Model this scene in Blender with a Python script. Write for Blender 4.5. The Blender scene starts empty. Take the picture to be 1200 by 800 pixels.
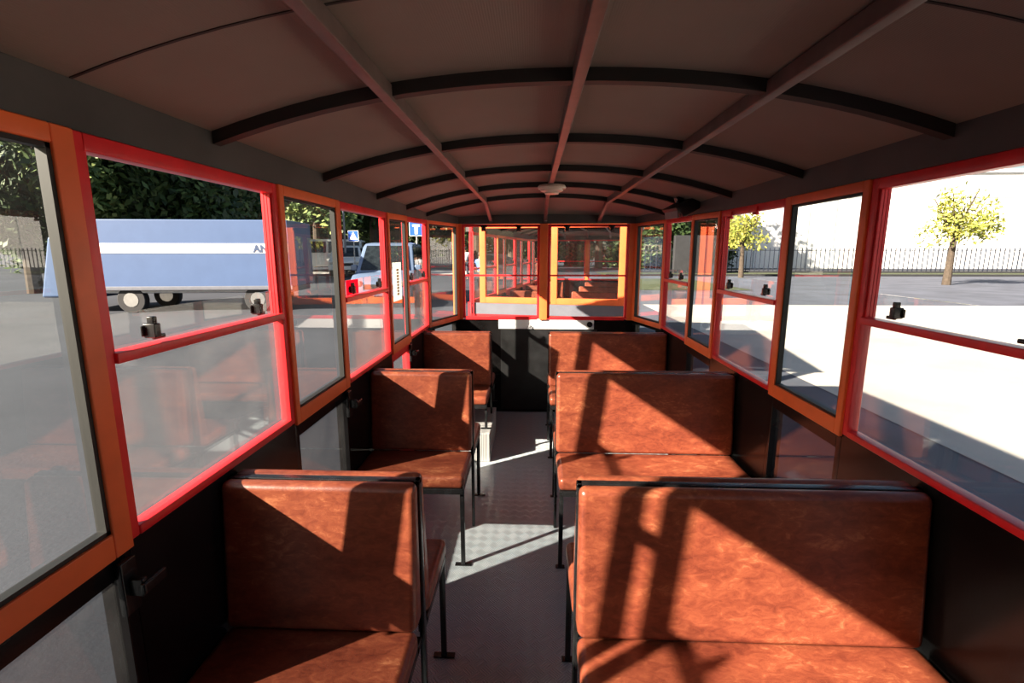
import bpy, bmesh, math, random
from mathutils import Vector, Matrix, Euler
R = math.radians
random.seed(7)
scene = bpy.context.scene
col = scene.collection

# ------------------------------------------------------------------ materials
def new_mat(name):
    m = bpy.data.materials.new(name); m.use_nodes = True
    nt = m.node_tree
    return m, nt, nt.nodes['Principled BSDF']

def ramp(nt, fac, stops):
    n = nt.nodes.new('ShaderNodeValToRGB')
    cr = n.color_ramp
    while len(cr.elements) < len(stops): cr.elements.new(0.5)
    for e, (p, c) in zip(cr.elements, stops):
        e.position = p; e.color = (*c, 1)
    nt.links.new(fac, n.inputs['Fac'])
    return n.outputs['Color']

def noise(nt, scale, detail=4, rough=0.55, dist=0.0, vec=None, space='Object'):
    n = nt.nodes.new('ShaderNodeTexNoise')
    n.inputs['Scale'].default_value = scale; n.inputs['Detail'].default_value = detail
    n.inputs['Roughness'].default_value = rough; n.inputs['Distortion'].default_value = dist
    if vec is None:
        tc = nt.nodes.new('ShaderNodeTexCoord'); vec = tc.outputs[space]
    nt.links.new(vec, n.inputs['Vector'])
    return n.outputs['Fac']

def bump(nt, bsdf, height, strength=0.3, dist=0.01):
    b = nt.nodes.new('ShaderNodeBump'); b.inputs['Strength'].default_value = strength
    b.inputs['Distance'].default_value = dist
    nt.links.new(height, b.inputs['Height']); nt.links.new(b.outputs['Normal'], bsdf.inputs['Normal'])

def plain(name, c, rough=0.5, metal=0.0, var=0.12, scale=8.0, spec=0.5, bmp=0.0):
    m, nt, b = new_mat(name)
    f = noise(nt, scale, 5)
    lo = tuple(max(0, x*(1-var)) for x in c); hi = tuple(min(1, x*(1+var)) for x in c)
    nt.links.new(ramp(nt, f, [(0.3, lo), (0.7, hi)]), b.inputs['Base Color'])
    b.inputs['Roughness'].default_value = rough; b.inputs['Metallic'].default_value = metal
    b.inputs['Specular IOR Level'].default_value = spec
    if bmp: bump(nt, b, noise(nt, scale*6, 3), bmp, 0.004)
    return m

M = {}
M['red'] = plain('red_paint', (0.78, 0.025, 0.032), 0.32, var=0.15)
M['orange'] = plain('orange_paint', (0.88, 0.165, 0.045), 0.38, var=0.1)
M['black_metal'] = plain('black_metal', (0.012, 0.012, 0.013), 0.25, 0.0, var=0.4, scale=30)
M['black_panel'] = plain('black_panel', (0.009, 0.008, 0.0085), 0.2, var=0.5, scale=5, spec=0.22)
M['black_board'] = plain('black_board', (0.010, 0.010, 0.011), 0.45, var=0.6, scale=9)
M['rubber'] = plain('rubber', (0.012, 0.012, 0.012), 0.6)
M['header'] = plain('header_grey', (0.06, 0.06, 0.06), 0.6, var=0.25, scale=4)
M['rib'] = plain('rib_dark', (0.012, 0.011, 0.010), 0.6, var=0.3)
M['bar'] = plain('bar_brown', (0.14, 0.10, 0.09), 0.42, var=0.25, scale=12)
M['white'] = plain('white_paint', (0.82, 0.83, 0.85), 0.35, var=0.04)
M['silver'] = plain('silver_panel', (0.16, 0.17, 0.20), 0.35, 0.1, var=0.08)
M['lamp_plastic'] = plain('lamp_plastic', (0.8, 0.72, 0.6), 0.35, var=0.06)
M['steel'] = plain('steel', (0.55, 0.55, 0.55), 0.3, 0.9, var=0.1)
M['galv'] = plain('galvanised', (0.35, 0.36, 0.38), 0.5, 0.5, var=0.1)
M['sticker'] = plain('sticker_white', (0.8, 0.8, 0.78), 0.5, var=0.03)
M['sticker_print'] = plain('sticker_print', (0.32, 0.2, 0.08), 0.5)
M['pink'] = plain('sticker_pink', (0.75, 0.06, 0.12), 0.5, var=0.05)
M['blue_body'] = plain('truck_blue', (0.075, 0.125, 0.25), 0.4, var=0.05, scale=2)
M['blue_dark'] = plain('letter_blue', (0.05, 0.08, 0.16), 0.5)
M['sign_blue'] = plain('sign_blue', (0.01, 0.09, 0.55), 0.4, var=0.05)
M['sign_red'] = plain('sign_red', (0.6, 0.02, 0.02), 0.4, var=0.05)
M['car_silver'] = plain('car_silver', (0.15, 0.21, 0.32), 0.25, 0.3, var=0.04, scale=2)
M['car_white'] = plain('car_white', (0.6, 0.61, 0.61), 0.25, var=0.03, scale=2)
M['car_glass'] = plain('car_glass', (0.012, 0.016, 0.018), 0.08, var=0.5, scale=6)
M['tyre'] = plain('tyre', (0.02, 0.02, 0.022), 0.8)
M['concrete'] = plain('concrete_shade_tone', (0.022, 0.023, 0.026), 0.9, var=0.2, scale=1.5)  # shade of the trees over the wall is put into this dark colour
M['facade'] = plain('facade_white', (0.85, 0.85, 0.84), 0.8, var=0.03, scale=0.5)
M['seam'] = plain('facade_seam', (0.4, 0.42, 0.45), 0.8)
M['bark'] = plain('bark', (0.06, 0.045, 0.032), 0.9, var=0.4, scale=6)
M['fence_black'] = plain('fence_black', (0.02, 0.025, 0.04), 0.5)
M['skin'] = plain('skin', (0.5, 0.28, 0.2), 0.6, var=0.05)
M['shirt'] = plain('shirt_blue', (0.12, 0.25, 0.75), 0.8, var=0.08)
M['trousers'] = plain('trousers_dark', (0.03, 0.035, 0.05), 0.8)
M['hair'] = plain('hair_dark', (0.02, 0.014, 0.01), 0.6)
M['rust'] = plain('rust', (0.25, 0.12, 0.05), 0.9)

def vinyl():
    m, nt, b = new_mat('vinyl_brown')
    tc = nt.nodes.new('ShaderNodeTexCoord')
    mp = nt.nodes.new('ShaderNodeMapping'); mp.inputs['Scale'].default_value = (1, 2.0, 2.0); mp.inputs['Rotation'].default_value = (0.2, 0.5, 0.3)
    gi = nt.nodes.new('ShaderNodeNewGeometry')
    nt.links.new(gi.outputs['Position'], mp.inputs['Vector'])
    n1 = noise(nt, 4.2, 8, 0.6, 0.7, mp.outputs['Vector'])
    n2 = noise(nt, 24, 6, 0.7, 1.1, mp.outputs['Vector'])
    mx = nt.nodes.new('ShaderNodeMath'); mx.operation = 'MULTIPLY_ADD'
    nt.links.new(n2, mx.inputs[0]); mx.inputs[1].default_value = 0.55
    ad = nt.nodes.new('ShaderNodeMath'); ad.operation = 'MULTIPLY'; ad.inputs[1].default_value = 0.55
    nt.links.new(n1, ad.inputs[0]); nt.links.new(ad.outputs[0], mx.inputs[2])
    nt.links.new(ramp(nt, mx.outputs[0], [(0.38, (0.105, 0.022, 0.013)), (0.52, (0.185, 0.043, 0.022)), (0.62, (0.25, 0.065, 0.031)), (0.72, (0.42, 0.15, 0.07))]), b.inputs['Base Color'])
    b.inputs['Roughness'].default_value = 0.33
    b.inputs['Coat Weight'].default_value = 0.12; b.inputs['Coat Roughness'].default_value = 0.3
    h = noise(nt, 260, 3, 0.6)
    h2 = noise(nt, 7, 3, 0.5)
    hh = nt.nodes.new('ShaderNodeMath'); hh.operation = 'MULTIPLY_ADD'; hh.inputs[1].default_value = 0.08
    nt.links.new(h, hh.inputs[0]); nt.links.new(h2, hh.inputs[2])
    bump(nt, b, hh.outputs[0], 0.35, 0.012)
    return m
M['vinyl'] = vinyl()

def tread(name, lo, hi, cell=0.052, rot=45, metal=0.35, rough=0.42):
    """five-bar tread plate: square cells with bars alternating in direction"""
    m, nt, b = new_mat(name)
    g = nt.nodes.new('ShaderNodeNewGeometry')
    mp = nt.nodes.new('ShaderNodeMapping'); mp.inputs['Rotation'].default_value = (0, 0, R(rot))
    s = 1.0/cell; mp.inputs['Scale'].default_value = (s, s, s)
    nt.links.new(g.outputs['Position'], mp.inputs['Vector'])
    sp = nt.nodes.new('ShaderNodeSeparateXYZ'); nt.links.new(mp.outputs['Vector'], sp.inputs[0])
    def math_(op, a, bb=None, c=None):
        n = nt.nodes.new('ShaderNodeMath'); n.operation = op
        for i, v in enumerate((a, bb, c)):
            if v is None: continue
            if isinstance(v, (int, float)): n.inputs[i].default_value = v
            else: nt.links.new(v, n.inputs[i])
        return n.outputs[0]
    U, V = sp.outputs['X'], sp.outputs['Y']
    par = math_('FLOORED_MODULO', math_('ADD', math_('FLOOR', U), math_('FLOOR', V)), 2.0)
    fu, fv = math_('FRACT', U), math_('FRACT', V)
    def bars(a, l):      # bars run along l, five across a
        w = math_('SINE', math_('MULTIPLY', a, 2*math.pi*5))
        w = math_('SMOOTH_MAX', w, 0.0, 0.2)
        e = math_('LESS_THAN', math_('ABSOLUTE', math_('SUBTRACT', l, 0.5)), 0.42)
        return math_('MULTIPLY', w, e)
    h = math_('ADD', math_('MULTIPLY', bars(fu, fv), par), math_('MULTIPLY', bars(fv, fu), math_('SUBTRACT', 1.0, par)))
    n = noise(nt, 2.5, 6, 0.6, 0.4, g.outputs['Position'])
    n2 = noise(nt, 40, 3, 0.6, 0, g.outputs['Position'])
    wear = math_('ADD', math_('MULTIPLY', n, 0.8), math_('MULTIPLY', n2, 0.2))
    base = ramp(nt, wear, [(0.3, lo), (0.65, hi)])
    mixc = nt.nodes.new('ShaderNodeMix'); mixc.data_type = 'RGBA'
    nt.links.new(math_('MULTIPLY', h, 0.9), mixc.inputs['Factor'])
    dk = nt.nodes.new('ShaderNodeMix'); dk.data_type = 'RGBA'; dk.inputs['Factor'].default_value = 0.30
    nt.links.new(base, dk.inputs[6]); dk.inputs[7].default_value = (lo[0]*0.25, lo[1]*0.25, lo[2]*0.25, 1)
    nt.links.new(dk.outputs[2], mixc.inputs[6]); mixc.inputs[7].default_value = (min(hi[0]*1.45, .85), min(hi[1]*1.4, .86), min(hi[2]*1.3, .87), 1)  # bars coloured paler than the plate, so their glints are painted in
    nt.links.new(mixc.outputs[2], b.inputs['Base Color'])
    b.inputs['Metallic'].default_value = metal; b.inputs['Roughness'].default_value = rough
    bump(nt, b, h, 1.0, 0.004)
    return m
M['tread'] = tread('tread_plate', (0.62, 0.76, 0.84), (0.74, 0.82, 0.86), cell=0.044, metal=0.12, rough=0.3)  # bluish base colour stands in for skylight on the floor
M['tread_bright'] = tread('tread_plate_new', (0.42, 0.44, 0.46), (0.55, 0.56, 0.56), cell=0.04)

def thin_sheet(name, c):
    m = bpy.data.materials.new(name); m.use_nodes = True; nt = m.node_tree; nt.nodes.clear()
    out = nt.nodes.new('ShaderNodeOutputMaterial'); a = nt.nodes.new('ShaderNodeBsdfDiffuse'); b = nt.nodes.new('ShaderNodeBsdfTranslucent')
    f = noise(nt, 12, 3); cc = ramp(nt, f, [(0.3, tuple(x*0.94 for x in c)), (0.7, c)])
    nt.links.new(cc, a.inputs['Color']); nt.links.new(cc, b.inputs['Color'])
    mx = nt.nodes.new('ShaderNodeMixShader'); mx.inputs[0].default_value = 0.6
    nt.links.new(a.outputs[0], mx.inputs[1]); nt.links.new(b.outputs[0], mx.inputs[2]); nt.links.new(mx.outputs[0], out.inputs['Surface'])
    return m
M['paper'] = thin_sheet('translucent_paper', (0.88, 0.88, 0.86))
M['pink'] = thin_sheet('translucent_pink', (0.85, 0.05, 0.12))

def ceiling_mat():
    m, nt, b = new_mat('ceiling_board')
    f = noise(nt, 1.6, 4, 0.5)
    nt.links.new(ramp(nt, f, [(0.3, (0.185, 0.165, 0.14)), (0.7, (0.25, 0.22, 0.19))]), b.inputs['Base Color'])
    b.inputs['Roughness'].default_value = 0.75
    w = nt.nodes.new('ShaderNodeTexWave'); w.inputs['Scale'].default_value = 60
    tc = nt.nodes.new('ShaderNodeTexCoord'); nt.links.new(tc.outputs['Object'], w.inputs['Vector'])
    bump(nt, b, w.outputs['Fac'], 0.15, 0.002)
    return m
M['ceiling'] = ceiling_mat()

def glass(name, ior=1.75, haze=0.02, tint=(0.93, 0.96, 0.95), rough=0.0, dirt=0.03):
    m = bpy.data.materials.new(name); m.use_nodes = True; nt = m.node_tree
    nt.nodes.clear()
    out = nt.nodes.new('ShaderNodeOutputMaterial')
    tr = nt.nodes.new('ShaderNodeBsdfTransparent'); tr.inputs['Color'].default_value = (*tint, 1)
    gl = nt.nodes.new('ShaderNodeBsdfGlossy'); gl.inputs['Roughness'].default_value = rough
    gl.inputs['Color'].default_value = (0.95, 0.95, 0.95, 1)
    fr = nt.nodes.new('ShaderNodeFresnel'); fr.inputs['IOR'].default_value = ior
    mx = nt.nodes.new('ShaderNodeMixShader')
    gf = nt.nodes.new('ShaderNodeNewGeometry')
    fb = nt.nodes.new('ShaderNodeMath'); fb.operation = 'SUBTRACT'; fb.inputs[0].default_value = 1.0
    nt.links.new(gf.outputs['Backfacing'], fb.inputs[1])
    fm = nt.nodes.new('ShaderNodeMath'); fm.operation = 'MULTIPLY'
    nt.links.new(fr.outputs[0], fm.inputs[0]); nt.links.new(fb.outputs[0], fm.inputs[1])
    nt.links.new(fm.outputs[0], mx.inputs[0]); nt.links.new(tr.outputs[0], mx.inputs[1]); nt.links.new(gl.outputs[0], mx.inputs[2])
    df = nt.nodes.new('ShaderNodeBsdfDiffuse'); df.inputs['Color'].default_value = (0.7, 0.7, 0.7, 1)
    tl = nt.nodes.new('ShaderNodeBsdfTranslucent'); tl.inputs['Color'].default_value = (0.7, 0.7, 0.7, 1)
    hz = nt.nodes.new('ShaderNodeMixShader'); hz.inputs[0].default_value = 0.5
    nt.links.new(df.outputs[0], hz.inputs[1]); nt.links.new(tl.outputs[0], hz.inputs[2])
    g = nt.nodes.new('ShaderNodeNewGeometry')
    n = noise(nt, 5, 6, 0.7, 0.6, g.outputs['Position'])
    mr = nt.nodes.new('ShaderNodeMapRange'); mr.inputs['From Min'].default_value = 0.35; mr.inputs['From Max'].default_value = 0.75
    mr.inputs['To Min'].default_value = haze; mr.inputs['To Max'].default_value = haze+dirt
    nt.links.new(n, mr.inputs['Value'])
    m2 = nt.nodes.new('ShaderNodeMixShader')
    hm = nt.nodes.new('ShaderNodeMath'); hm.operation = 'MULTIPLY'
    nt.links.new(mr.outputs[0], hm.inputs[0]); nt.links.new(fb.outputs[0], hm.inputs[1])
    nt.links.new(hm.outputs[0], m2.inputs[0]); nt.links.new(mx.outputs[0], m2.inputs[1]); nt.links.new(hz.outputs[0], m2.inputs[2])
    nt.links.new(m2.outputs[0], out.inputs['Surface'])
    return m
M['glass'] = glass('door_glass', 1.8, 0.004, (0.95, 0.97, 0.96), 0.0, 0.012)
M['plexi'] = glass('dusty_plexi', 1.65, 0.014, (0.96, 0.97, 0.97), 0.02, 0.035)
M['plexi_dirty'] = glass('dirty_low_plexi', 1.6, 0.01, (0.6, 0.62, 0.63), 0.02, 0.03)
M['front_glass'] = glass('front_glass', 1.5, 0.004, (0.98, 0.98, 0.98), 0.0, 0.012)

def leaf_mat(name, a, b_, c):
    m, nt, b = new_mat(name)
    oi = nt.nodes.new('ShaderNodeNewGeometry')
    f = oi.outputs['Random Per Island']
    nt.links.new(ramp(nt, f, [(0.0, a), (0.5, b_), (1.0, c)]), b.inputs['Base Color'])
    b.inputs['Roughness'].default_value = 0.6
    b.inputs['Transmission Weight'].default_value = 0.0
    b.inputs['Subsurface Weight'].default_value = 0.0
    return m
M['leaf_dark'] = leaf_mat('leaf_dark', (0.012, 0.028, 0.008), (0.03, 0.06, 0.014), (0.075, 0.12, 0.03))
M['leaf_sunlit'] = leaf_mat('leaf_sunlit', (0.03, 0.06, 0.012), (0.10, 0.16, 0.04), (0.32, 0.38, 0.12))  # pale greens put sunlight on these crowns into the leaf colour
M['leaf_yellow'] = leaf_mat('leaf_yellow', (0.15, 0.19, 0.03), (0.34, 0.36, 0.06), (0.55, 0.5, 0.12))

def ground_mat():
    m, nt, b = new_mat('asphalt')
    g = nt.nodes.new('ShaderNodeNewGeometry')
    n1 = noise(nt, 0.25, 6, 0.6, 0.3, g.outputs['Position'])
    n2 = noise(nt, 30, 4, 0.7, 0, g.outputs['Position'])
    ad = nt.nodes.new('ShaderNodeMath'); ad.operation = 'MULTIPLY_ADD'; ad.inputs[1].default_value = 0.3
    nt.links.new(n2, ad.inputs[0]); nt.links.new(n1, ad.inputs[2])
    nt.links.new(ramp(nt, ad.outputs[0], [(0.45, (0.020, 0.025, 0.036)), (0.85, (0.046, 0.052, 0.068))]), b.inputs['Base Color'])
    b.inputs['Roughness'].default_value = 0.85
    bump(nt, b, n2, 0.3, 0.01)
    return m
M['asphalt'] = ground_mat()
M['asphalt_pale'] = plain('asphalt_pale', (0.085, 0.095, 0.125), 0.85, var=0.3, scale=0.8)
M['yard'] = plain('pale_concrete', (0.52, 0.49, 0.45), 0.9, var=0.12, scale=0.6)
M['grass'] = plain('grass', (0.05, 0.065, 0.022), 0.95, var=0.4, scale=3)

# ------------------------------------------------------------------ helpers
def tag(o, label=None, cat=None, group=None, kind=None):
    if label: o['label'] = label
    if cat: o['category'] = cat
    if group: o['group'] = group
    if kind: o['kind'] = kind
    return o

def empty(name, loc=(0, 0, 0), rz=0.0, parent=None):
    o = bpy.data.objects.new(name, None); col.objects.link(o)
    o.location = loc; o.rotation_euler = (0, 0, rz); o.empty_display_size = 0.1
    if parent: o.parent = parent
    return o

class MB:
    def __init__(self):
        self.v = []; self.f = []; self.mi = []
    def add(self, vs, fs, mi=0):
        k = len(self.v); self.v += [tuple(p) for p in vs]
        self.f += [tuple(i+k for i in f) for f in fs]; self.mi += [mi]*len(fs)
        return self
    def hexa(self, c, mi=0):   # c: 8 corners, bottom 4 ccw then top 4 ccw
        return self.add(c, [(3, 2, 1, 0), (4, 5, 6, 7), (0, 1, 5, 4), (1, 2, 6, 5), (2, 3, 7, 6), (3, 0, 4, 7)], mi)
    def box(self, x0, x1, y0, y1, z0, z1, mi=0):
        x0, x1 = min(x0, x1), max(x0, x1); y0, y1 = min(y0, y1), max(y0, y1); z0, z1 = min(z0, z1), max(z0, z1)
        return self.hexa([(x0, y0, z0), (x1, y0, z0), (x1, y1, z0), (x0, y1, z0), (x0, y0, z1), (x1, y0, z1), (x1, y1, z1), (x0, y1, z1)], mi)
    def bar(self, a, b, w, h, up=(0, 0, 1), mi=0):
        a = Vector(a); b = Vector(b); d = (b-a).normalized(); up = Vector(up)
        s = d.cross(up)
        if s.length < 1e-4: s = d.cross(Vector((1, 0, 0)))
        s.normalize(); u = s.cross(d).normalized()
        s *= w/2; u *= h/2
        return self.hexa([a-s-u, a+s-u, b+s-u, b-s-u, a-s+u, a+s+u, b+s+u, b-s+u], mi)
    def tube(self, a, b, r, n=10, r2=None, mi=0):
        a = Vector(a); b = Vector(b); d = (b-a).normalized(); r2 = r if r2 is None else r2
        s = d.cross(Vector((0, 0, 1)))
        if s.length < 1e-4: s = Vector((1, 0, 0))
        s.normalize(); u = s.cross(d)
        vs = []
        for p, rr in ((a, r), (b, r2)):
            for i in range(n):
                t = 2*math.pi*i/n; vs.append(p+s*math.cos(t)*rr+u*math.sin(t)*rr)
        fs = [(i, (i+1) % n, n+(i+1) % n, n+i) for i in range(n)]
        fs += [tuple(range(n-1, -1, -1)), tuple(range(n, 2*n))]
        return self.add(vs, fs, mi)
    def lathe(self, prof, c=(0, 0, 0), n=24, mi=0):   # prof [(r,z)] about z
        vs = []; fs = []
        for r, z in prof:
            for i in range(n):
                t = 2*math.pi*i/n; vs.append((c[0]+r*math.cos(t), c[1]+r*math.sin(t), c[2]+z))
        for j in range(len(prof)-1):
            for i in range(n):
                a = j*n+i; b = j*n+(i+1) % n
                fs.append((a, b, b+n, a+n))
        fs.append(tuple(range(n-1, -1, -1))); fs.append(tuple((len(prof)-1)*n+i for i in range(n)))
        return self.add(vs, fs, mi)
    def build(self, name, mat, parent=None, bevel=0.0, seg=2, smooth=False, xf=None):
        me = bpy.data.meshes.new(name)
        vs = self.v if xf is None else [tuple(xf @ Vector(p)) for p in self.v]
        me.from_pydata(vs, [], self.f); me.update()
        mats = mat if isinstance(mat, (list, tuple)) else [mat]
        for mm in mats: me.materials.append(mm)
        me.polygons.foreach_set('material_index', self.mi)
        bm = bmesh.new(); bm.from_mesh(me); bmesh.ops.recalc_face_normals(bm, faces=bm.faces)
        bm.to_mesh(me); bm.free()
        o = bpy.data.objects.new(name, me); col.objects.link(o)
        if parent: o.parent = parent
        if bevel:
            md = o.modifiers.new('bevel', 'BEVEL'); md.width = bevel; md.segments = seg; md.limit_method = 'ANGLE'; md.angle_limit = R(35)
            md.use_clamp_overlap = True
        if smooth or bevel:
            for p in me.polygons: p.use_smooth = True
            if bevel:
                w = o.modifiers.new('wn', 'WEIGHTED_NORMAL'); w.keep_sharp = False
            else:
                try: me.set_sharp_from_angle(angle=R(40))
                except Exception: pass
        return o

def copy_tree(o, parent=None):
    c = o.copy(); col.objects.link(c); c.parent = parent
    for ch in o.children: copy_tree(ch, c)
    return c

# ------------------------------------------------------------------ wagon dimensions (metres, wagon floor z = 0, viewer at x=0, y=0)
XL, XR, XC = -0.845, 1.045, 0.10
YR, YC, YF = -0.80, 4.00, 4.54           # rear wall, start of the chamfered front corner, front wall
FXL, FXR = -0.67, 0.915
ZS = 0.901
TH = 0.032
def ztop(y):
    if y < 2.6: return 1.722
    if y < 4.0: return 1.722+(y-2.6)/1.4*0.034
    return 1.756
ZSEG = [(-9, 1.722), (2.6, 1.722), (4.0, 1.756), (9, 1.756)]
HW = (XR-XL)/2
def arch(x, crown=1.955, edge=1.812):
    t = (x-XC)/HW
    return edge+(crown-edge)*(1-abs(t)**2.2)

class Frame:
    """wall-plane frame: s runs along the wall, n points inward"""
    def __init__(self, p0, p1, inward):
        self.p0 = Vector((*p0, 0)); d = Vector((*p1, 0))-self.p0
        self.len = d.length; self.d = d.normalized(); self.n = Vector((*inward, 0)).normalized()
    def P(self, s, n, z): return self.p0+self.d*s+self.n*n+Vector((0, 0, z))
    def box(self, mb, s0, s1, n0, n1, z0, z1, z1b=None, mi=0, z0b=None):
        z1b = z1 if z1b is None else z1b; z0b = z0 if z0b is None else z0b
        c = [self.P(s0, n0, z0), self.P(s1, n0, z0b), self.P(s1, n1, z0b), self.P(s0, n1, z0),
             self.P(s0, n0, z1), self.P(s1, n0, z1b), self.P(s1, n1, z1b), self.P(s0, n1, z1)]
        mb.hexa(c, mi)
    def quad(self, mb, s0, s1, n, z0, z1, z1b=None, t=0.004):
        self.box(mb, s0, s1, n-t/2, n+t/2, z0, z1, z1b)

ctr = {'window': 0, 'door': 0, 'trim': 0}
def sname(kind, parent):
    if parent is not None: return kind
    ctr[kind] += 1
    return f'{kind}_{ctr[kind]}'

def clip_mb(F, s, n, z):
    mb = MB()
    F.box(mb, s-0.010, s+0.010, n, n+0.028, z, z+0.032)
    F.box(mb, s-0.018, s+0.018, n, n+0.006, z+0.004, z+0.028)
    F.box(mb, s-0.004, s+0.030, n+0.012, n+0.022, z-0.004, z+0.006)
    F.box(mb, s-0.007, s+0.007, n+0.008, n+0.024, z+0.03, z+0.048)
    return mb

def make_window(F, s0, s1, zt0, zt1, parent=None, rails=True, clips=True, slide=True, fw=0.027, far_fw=None, hooks=False, pink=False, clip_inset=(0.12, 0.13)):
    """window whose sash slides down behind the lower pane"""
    zm = 1.30
    w = empty(sname('window', parent), F.P((s0+s1)/2, 0, ZS), parent=parent)
    if parent is None: tag(w, kind='structure')
    inv = Matrix.Translation(-Vector(w.location))
    ff = far_fw or fw
    fr = MB()
    F.box(fr, s0, s0+fw, -TH, 0.004, ZS, zt0)
    F.box(fr, s1-ff, s1, -(0.02 if far_fw else TH), 0.004, ZS, zt1)
    F.box(fr, s0+fw, s1-ff, -TH, 0.004, zt0-0.034, zt0, zt1, z0b=zt1-0.034)
    F.box(fr, s0+fw, s1-ff, -TH, 0.006, ZS, ZS+0.022)
    fr.build('frame', M['red'], w, 0.003, 1, xf=inv)
    mr = MB(); F.box(mr, s0+fw, s1-ff, -0.03, 0.010, zm-0.022, zm)
    mr.build('middle_rail', M['red'], w, 0.002, 1, xf=inv)
    lp = MB(); F.quad(lp, s0+fw, s1-ff, -0.012, ZS+0.02, zm-0.02)
    lp.build('lower_pane', M['plexi'], w, xf=inv)
    if slide:
        sp = MB(); F.quad(sp, s0+fw+0.004, s1-ff-0.004, -0.026, ZS+0.03, zm+0.075)
        sp.build('lowered_pane', M['plexi'], w, xf=inv)
        for k, sc in enumerate((s0+fw+clip_inset[0], s1-ff-clip_inset[1])):
            if clips: clip_mb(F, sc, -0.022, zm+0.012).build('pane_clip', M['black_metal'], w, 0.002, 1, xf=inv)
        if pink:
            pk = MB(); F.quad(pk, s0+fw+0.08, s0+fw+0.24, -0.0225, zm+0.002, zm+0.072, t=0.002)
            pk.build('clip_backing', M['pink'], w, xf=inv)
    if rails:
        for ss, sg in ((s1-ff, -1), (s0+fw, 1)):
            if far_fw and sg < 0: continue
            gr = MB(); F.box(gr, ss, ss+sg*0.002, -0.032, -0.004, zm, min(zt0, zt1)-0.03)
            for k, nn in enumerate((-0.008, -0.018, -0.028)):
                F.box(gr, ss, ss+sg*0.010, nn-0.004, nn+0.004, zm, min(zt0, zt1)-0.03)
            gr.build('guide_rail', M['red'], w, xf=inv)
    if hooks:
        for sc in hooks:
            hk = MB(); c = F.P(sc, 0.012, zt0-0.042)
            hk.lathe([(0.004, -0.006), (0.016, -0.006), (0.016, 0.0), (0.012, 0.006), (0.004, 0.006)], c, 14)
            F.box(hk, sc-0.005, sc+0.005, 0.004, 0.012, zt0-0.04, zt0-0.01)
            hk.build('window_hook', M['red'], w, xf=inv)
    return w

def make_door(F, s0, s1, zt0, zt1, parent=None, fw=0.045, sticker=False, dark_low=False, latch=True, lowz=0.30, split=False):
    """hinged side door: tall glazed leaf, low pane beneath the sill"""
    w = empty(sname('door', parent), F.P((s0+s1)/2, 0, 0.0), parent=parent)
    if parent is None: tag(w, kind='structure')
    inv = Matrix.Translation(-Vector(w.location))
    fr = MB(); fn = 0.030
    F.box(fr, s0, s0+fn, -0.016, 0.012, ZS-0.01, zt0)
    F.box(fr, s1-fw, s1, -0.016, 0.012, ZS-0.01, zt1)
    F.box(fr, s0+fn, s1-fw, -0.016, 0.012, zt0-0.034, zt0, zt1, z0b=zt1-0.034)
    F.box(fr, s0+fn, s1-fw, -0.016, 0.012, ZS-0.01, ZS+0.045)
    fr.build('frame', M['orange'], w, 0.003, 1, xf=inv)
    ga = MB(); g = 0.009
    a, b, c, d = s0+fn, s1-fw, ZS+0.045, zt0-0.034
    F.box(ga, a, a+g, -0.014, 0.006, c, d, zt0-0.034); F.box(ga, b-g, b, -0.014, 0.006, c, zt1-0.034)
    F.box(ga, a, b, -0.014, 0.006, c, c+g); F.box(ga, a, b, -0.014, 0.006, d-g, d, zt1-0.034, z0b=zt1-0.034-g)
    ga.build('gasket', M['rubber'], w, xf=inv)
    p = MB(); F.quad(p, a, b, -0.012, c, d-0.002, zt1-0.036)
    p.build('pane', M['glass'], w, xf=inv)
    lf = MB()
    fl = 0.030
    F.box(lf, s0, s0+fl, -0.05, 0.0, 0.0, ZS-0.012); F.box(lf, s1-fl, s1, -0.05, 0.0, 0.0, ZS-0.012)
    F.box(lf, s0+fl, s1-fl, -0.05, 0.0, ZS-0.06, ZS-0.012); F.box(lf, s0+fl, s1-fl, -0.05, 0.0, 0.0, lowz)
    lf.build('lower_leaf', M['black_panel'] if not split else M['red'], w, 0.002, 1, xf=inv)
    lp = MB(); F.quad(lp, s0+fl, s1-fl, -0.02, lowz, ZS-0.06)
    lp.build('lower_pane', M['plexi'] if split else M['plexi_dirty'], w, xf=inv)
    if latch:
        la = MB()
        s = s1-0.03
        F.box(la, s-0.02, s+0.02, 0.004, 0.02, 0.76, 0.88)
        F.box(la, s-0.008, s+0.008, 0.02, 0.05, 0.80, 0.84)
        F.box(la, s-0.012, s+0.05, 0.045, 0.058, 0.808, 0.832)
        la.build('latch', M['black_metal'], w, 0.003, 1, xf=inv)
    if sticker:
        st = MB(); sc = (a+b)/2+0.01
        F.quad(st, sc-0.10, sc+0.09, -0.010, 1.20, 1.44, t=0.002)
        so = st.build('sticker', M['paper'], w, xf=inv)
        pr = MB()
        for k in range(9):
            F.quad(pr, sc-0.02+0.004*(k % 2), sc+0.03, -0.0085, 1.235+k*0.019, 1.247+k*0.019, t=0.001)
        pr.build('sticker_print', M['sticker_print'], so, xf=inv)
    return w

def wall_panel(F, segs, z0, z1fun, mb):
    for s0, s1 in segs:
        F.box(mb, s0, s1, -0.05, 0.0, z0, z1fun)

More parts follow.
